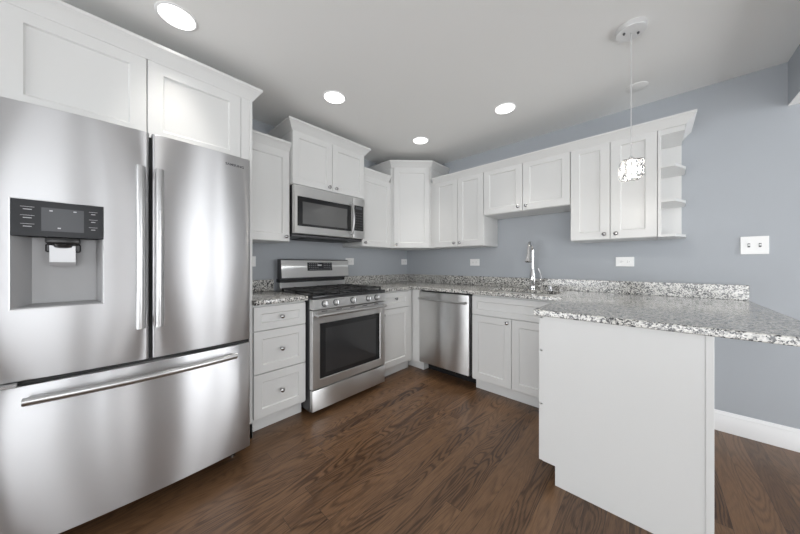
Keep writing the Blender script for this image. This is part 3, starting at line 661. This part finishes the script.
# ================================================================== OUTLETS AND SWITCHES
def outlet(f, u, z, label, w_=0.118, h_=0.078):
    r = thing('wall_outlet', label, 'outlet', f(u, 0.001, z)); p = MB(f).box(u-w_/2, u+w_/2, 0.0005, 0.006, z-h_/2, z+h_/2, 'white', 0.002).build('cover_plate', r)
    for s in (-1, 1):
        cx = u+s*0.021; so = MB(f).box(cx-0.016, cx+0.016, 0.006, 0.0085, z-0.014, z+0.014, 'white', 0.002).build('socket', r)
        MB(f).box(cx-0.007, cx+0.001, 0.0085, 0.0088, z+0.004, z+0.006, 'slot', 0).box(cx-0.007, cx+0.001, 0.0085, 0.0088, z-0.006, z-0.004, 'slot', 0).lathe((cx+0.008, 0.0085, z), (0, 1, 0), [(0.0022, 0), (0.0022, 0.0003)], 'slot', 8).build('slot', so)
    return r
outlet(FB, 2.392, 1.176, 'white horizontal double outlet on back wall below the end shelves')
outlet(FB, 1.047, 1.176, 'white outlet plate on back wall above the dishwasher')
outlet(FL, 0.068, 1.186, 'small white outlet on left wall right next to the room corner')
outlet(FL, 1.003, 1.186, 'white outlet on left wall just right of the range backguard')
outlet(FL, 2.075, 1.180, 'white outlet on left wall mostly hidden behind the right edge of refrigerator', 0.118, 0.09)
r = thing('light_switch', 'wide white double toggle switch plate on the right of back wall', 'light switch', (3.053, -0.001, 1.281))
MB().box(2.994, 3.112, 0.0005, 0.006, 1.222, 1.340, 'white', 0.002).build('cover_plate', r)
for x in (3.030, 3.076):
    MB().box(x-0.0055, x+0.0055, 0.006, 0.0065, 1.268, 1.294, 'slot', 0).box(x-0.004, x+0.004, 0.006, 0.012, 1.278, 1.288, 'white', 0.001).build('toggle', r)
    for z in (1.25, 1.312): MB().lathe((x, 0.006, z), (0, 1, 0), [(0.0022, 0), (0.0022, 0.0006)], 'white', 10).build('screw', r)

# ================================================================== CEILING LIGHTS
def downlight():
    r = thing('recessed_light', 'x', 'ceiling light', (0, 0, CZ), 'recessed ceiling lights')
    t = MB(lambda x, y, z: Vector((x, y, z))); t.lathe((0, 0, CZ), (0, 0, -1), [(0.088, 0), (0.087, 0.002), (0.082, 0.004), (0.077, 0.004), (0.075, 0.0)], 'trim', 40); t.build('trim_ring', r).location = (0, 0, 0)
    t = MB(lambda x, y, z: Vector((x, y, z))); t.lathe((0, 0, CZ), (0, 0, -1), [(0.075, 0.0005), (0.074, 0.0035), (0.04, 0.0045), (0.001, 0.005)], 'lamp', 40); t.build('lens', r)
    return r
d0 = downlight()
spots = [(0.776, 2.665, 'largest round recessed ceiling light, nearest, above the refrigerator'), (0.787, 1.728, 'lit round recessed ceiling light in front of the cabinet above the microwave'),
         (0.812, 0.714, 'lit round recessed ceiling light nearest the angled corner cabinet'), (1.679, 0.698, 'lit round recessed ceiling light in front of the short cabinets above the sink')]
for i, (x, dd, lb) in enumerate(spots):
    o = d0
    if i:
        o = d0.copy(); COL.objects.link(o)
        for ch in d0.children:
            cc = ch.copy(); COL.objects.link(cc); cc.parent = o
    o.location = (x, -dd, CZ); o['label'] = lb
    l = bpy.data.lights.new('lamp_light', 'AREA'); l.shape = 'DISK'; l.size = 0.15; l.energy = 0.9; l.color = (1, 0.96, 0.9); l.spread = 1.15
    lo = bpy.data.objects.new('lamp_light', l); COL.objects.link(lo); lo.location = (x, -dd, CZ-0.012)
o = MB(lambda x, y, z: Vector((x, y, z))).lathe((2.479, -0.324, CZ), (0, 0, -1), [(0.062, 0), (0.061, 0.003), (0.056, 0.005), (0.001, 0.0055)], 'ceil', 32).build('ceiling_cover_plate')
tag(o, 'faint white round blank plate on ceiling behind the pendant cord', 'cover plate')

# ---- pendant
PX, PD = 2.479, 0.995
F0 = lambda x, y, z: Vector((x, y, z))
r = thing('pendant_light', 'small square crystal pendant light hanging above the peninsula', 'pendant light', (PX, -PD, CZ))
cn = MB(F0).lathe((PX, -PD, CZ), (0, 0, -1), [(0.066, 0.0), (0.066, 0.024), (0.064, 0.027), (0.001, 0.028)], 'satin', 40).build('canopy', r)
for s in (-1, 1):
    a = 0.6; MB(F0).lathe((PX+s*0.034*math.cos(a), -PD+s*0.034*math.sin(a), CZ-0.028), (0, 0, -1), [(0.006, 0), (0.006, 0.003), (0.004, 0.008)], 'dark', 12).build('canopy_screw', cn)
MB(F0).tube([(PX, -PD, CZ-0.028), (PX, -PD, 1.73)], 0.0022, 'satin', 8).build('cord', r)
sh = MB(F0); rot = Matrix.Rotation(0.30, 3, 'Z')
def RB(mb, x0, x1, y0, y1, z0, z1, mat, bev=0.001):
    mb.f = lambda x, y, z: Vector((PX, -PD, 0))+rot @ Vector((x, y, z)); mb.box(x0, x1, y0, y1, z0, z1, mat, bev); return mb
hs = 0.043
tp = MB(F0); RB(tp, -hs, hs, -hs, hs, 1.706, 1.711, 'chrome'); tp.f = F0; tp.lathe((PX, -PD, 1.711), (0, 0, 1), [(0.010, 0), (0.010, 0.016), (0.004, 0.022)], 'chrome', 16); tp.build('shade_cap', r)
sd = MB(F0); random.seed(3)
n = 5; stp = 2*hs/n
for i in range(n):
    for s in range(4):
        u = -hs+(i+0.5)*stp; q = Matrix.Rotation(s*PI/2, 3, 'Z')
        sd.f = lambda x, y, z, q=q, u=u: Vector((PX, -PD, 0))+rot @ (q @ Vector((x+u, y+hs-0.004, z)))
        sd.box(-stp*0.46, stp*0.46, -0.006, 0.006, 1.618, 1.705, 'crystal', 0.003)
sd.build('crystal_shade', r)
bp = MB(F0); RB(bp, -hs, hs, -hs, hs, 1.6135, 1.6175, 'chrome'); 
bu = MB(F0).lathe((PX, -PD, 1.705), (0, 0, -1), [(0.008, 0), (0.008, 0.02), (0.012, 0.03), (0.012, 0.055), (0.006, 0.062), (0.001, 0.064)], 'bulb', 14); bu.build('bulb', r)
fr_ = MB(F0)
for a, b, c_, d_ in ((-hs, hs, hs-0.004, hs), (-hs, hs, -hs, -hs+0.004), (-hs, -hs+0.004, -hs+0.004, hs-0.004), (hs-0.004, hs, -hs+0.004, hs-0.004)): RB(fr_, a, b, c_, d_, 1.613, 1.6175, 'chrome')
fr_.build('shade_bottom_frame', r); bp.bm.free()
l = bpy.data.lights.new('pendant_lamp_light', 'POINT'); l.energy = 2.0; l.color = (1, 0.93, 0.82); l.shadow_soft_size = 0.03
lo = bpy.data.objects.new('pendant_lamp_light', l); COL.objects.link(lo); lo.location = (PX, -PD, 1.595)
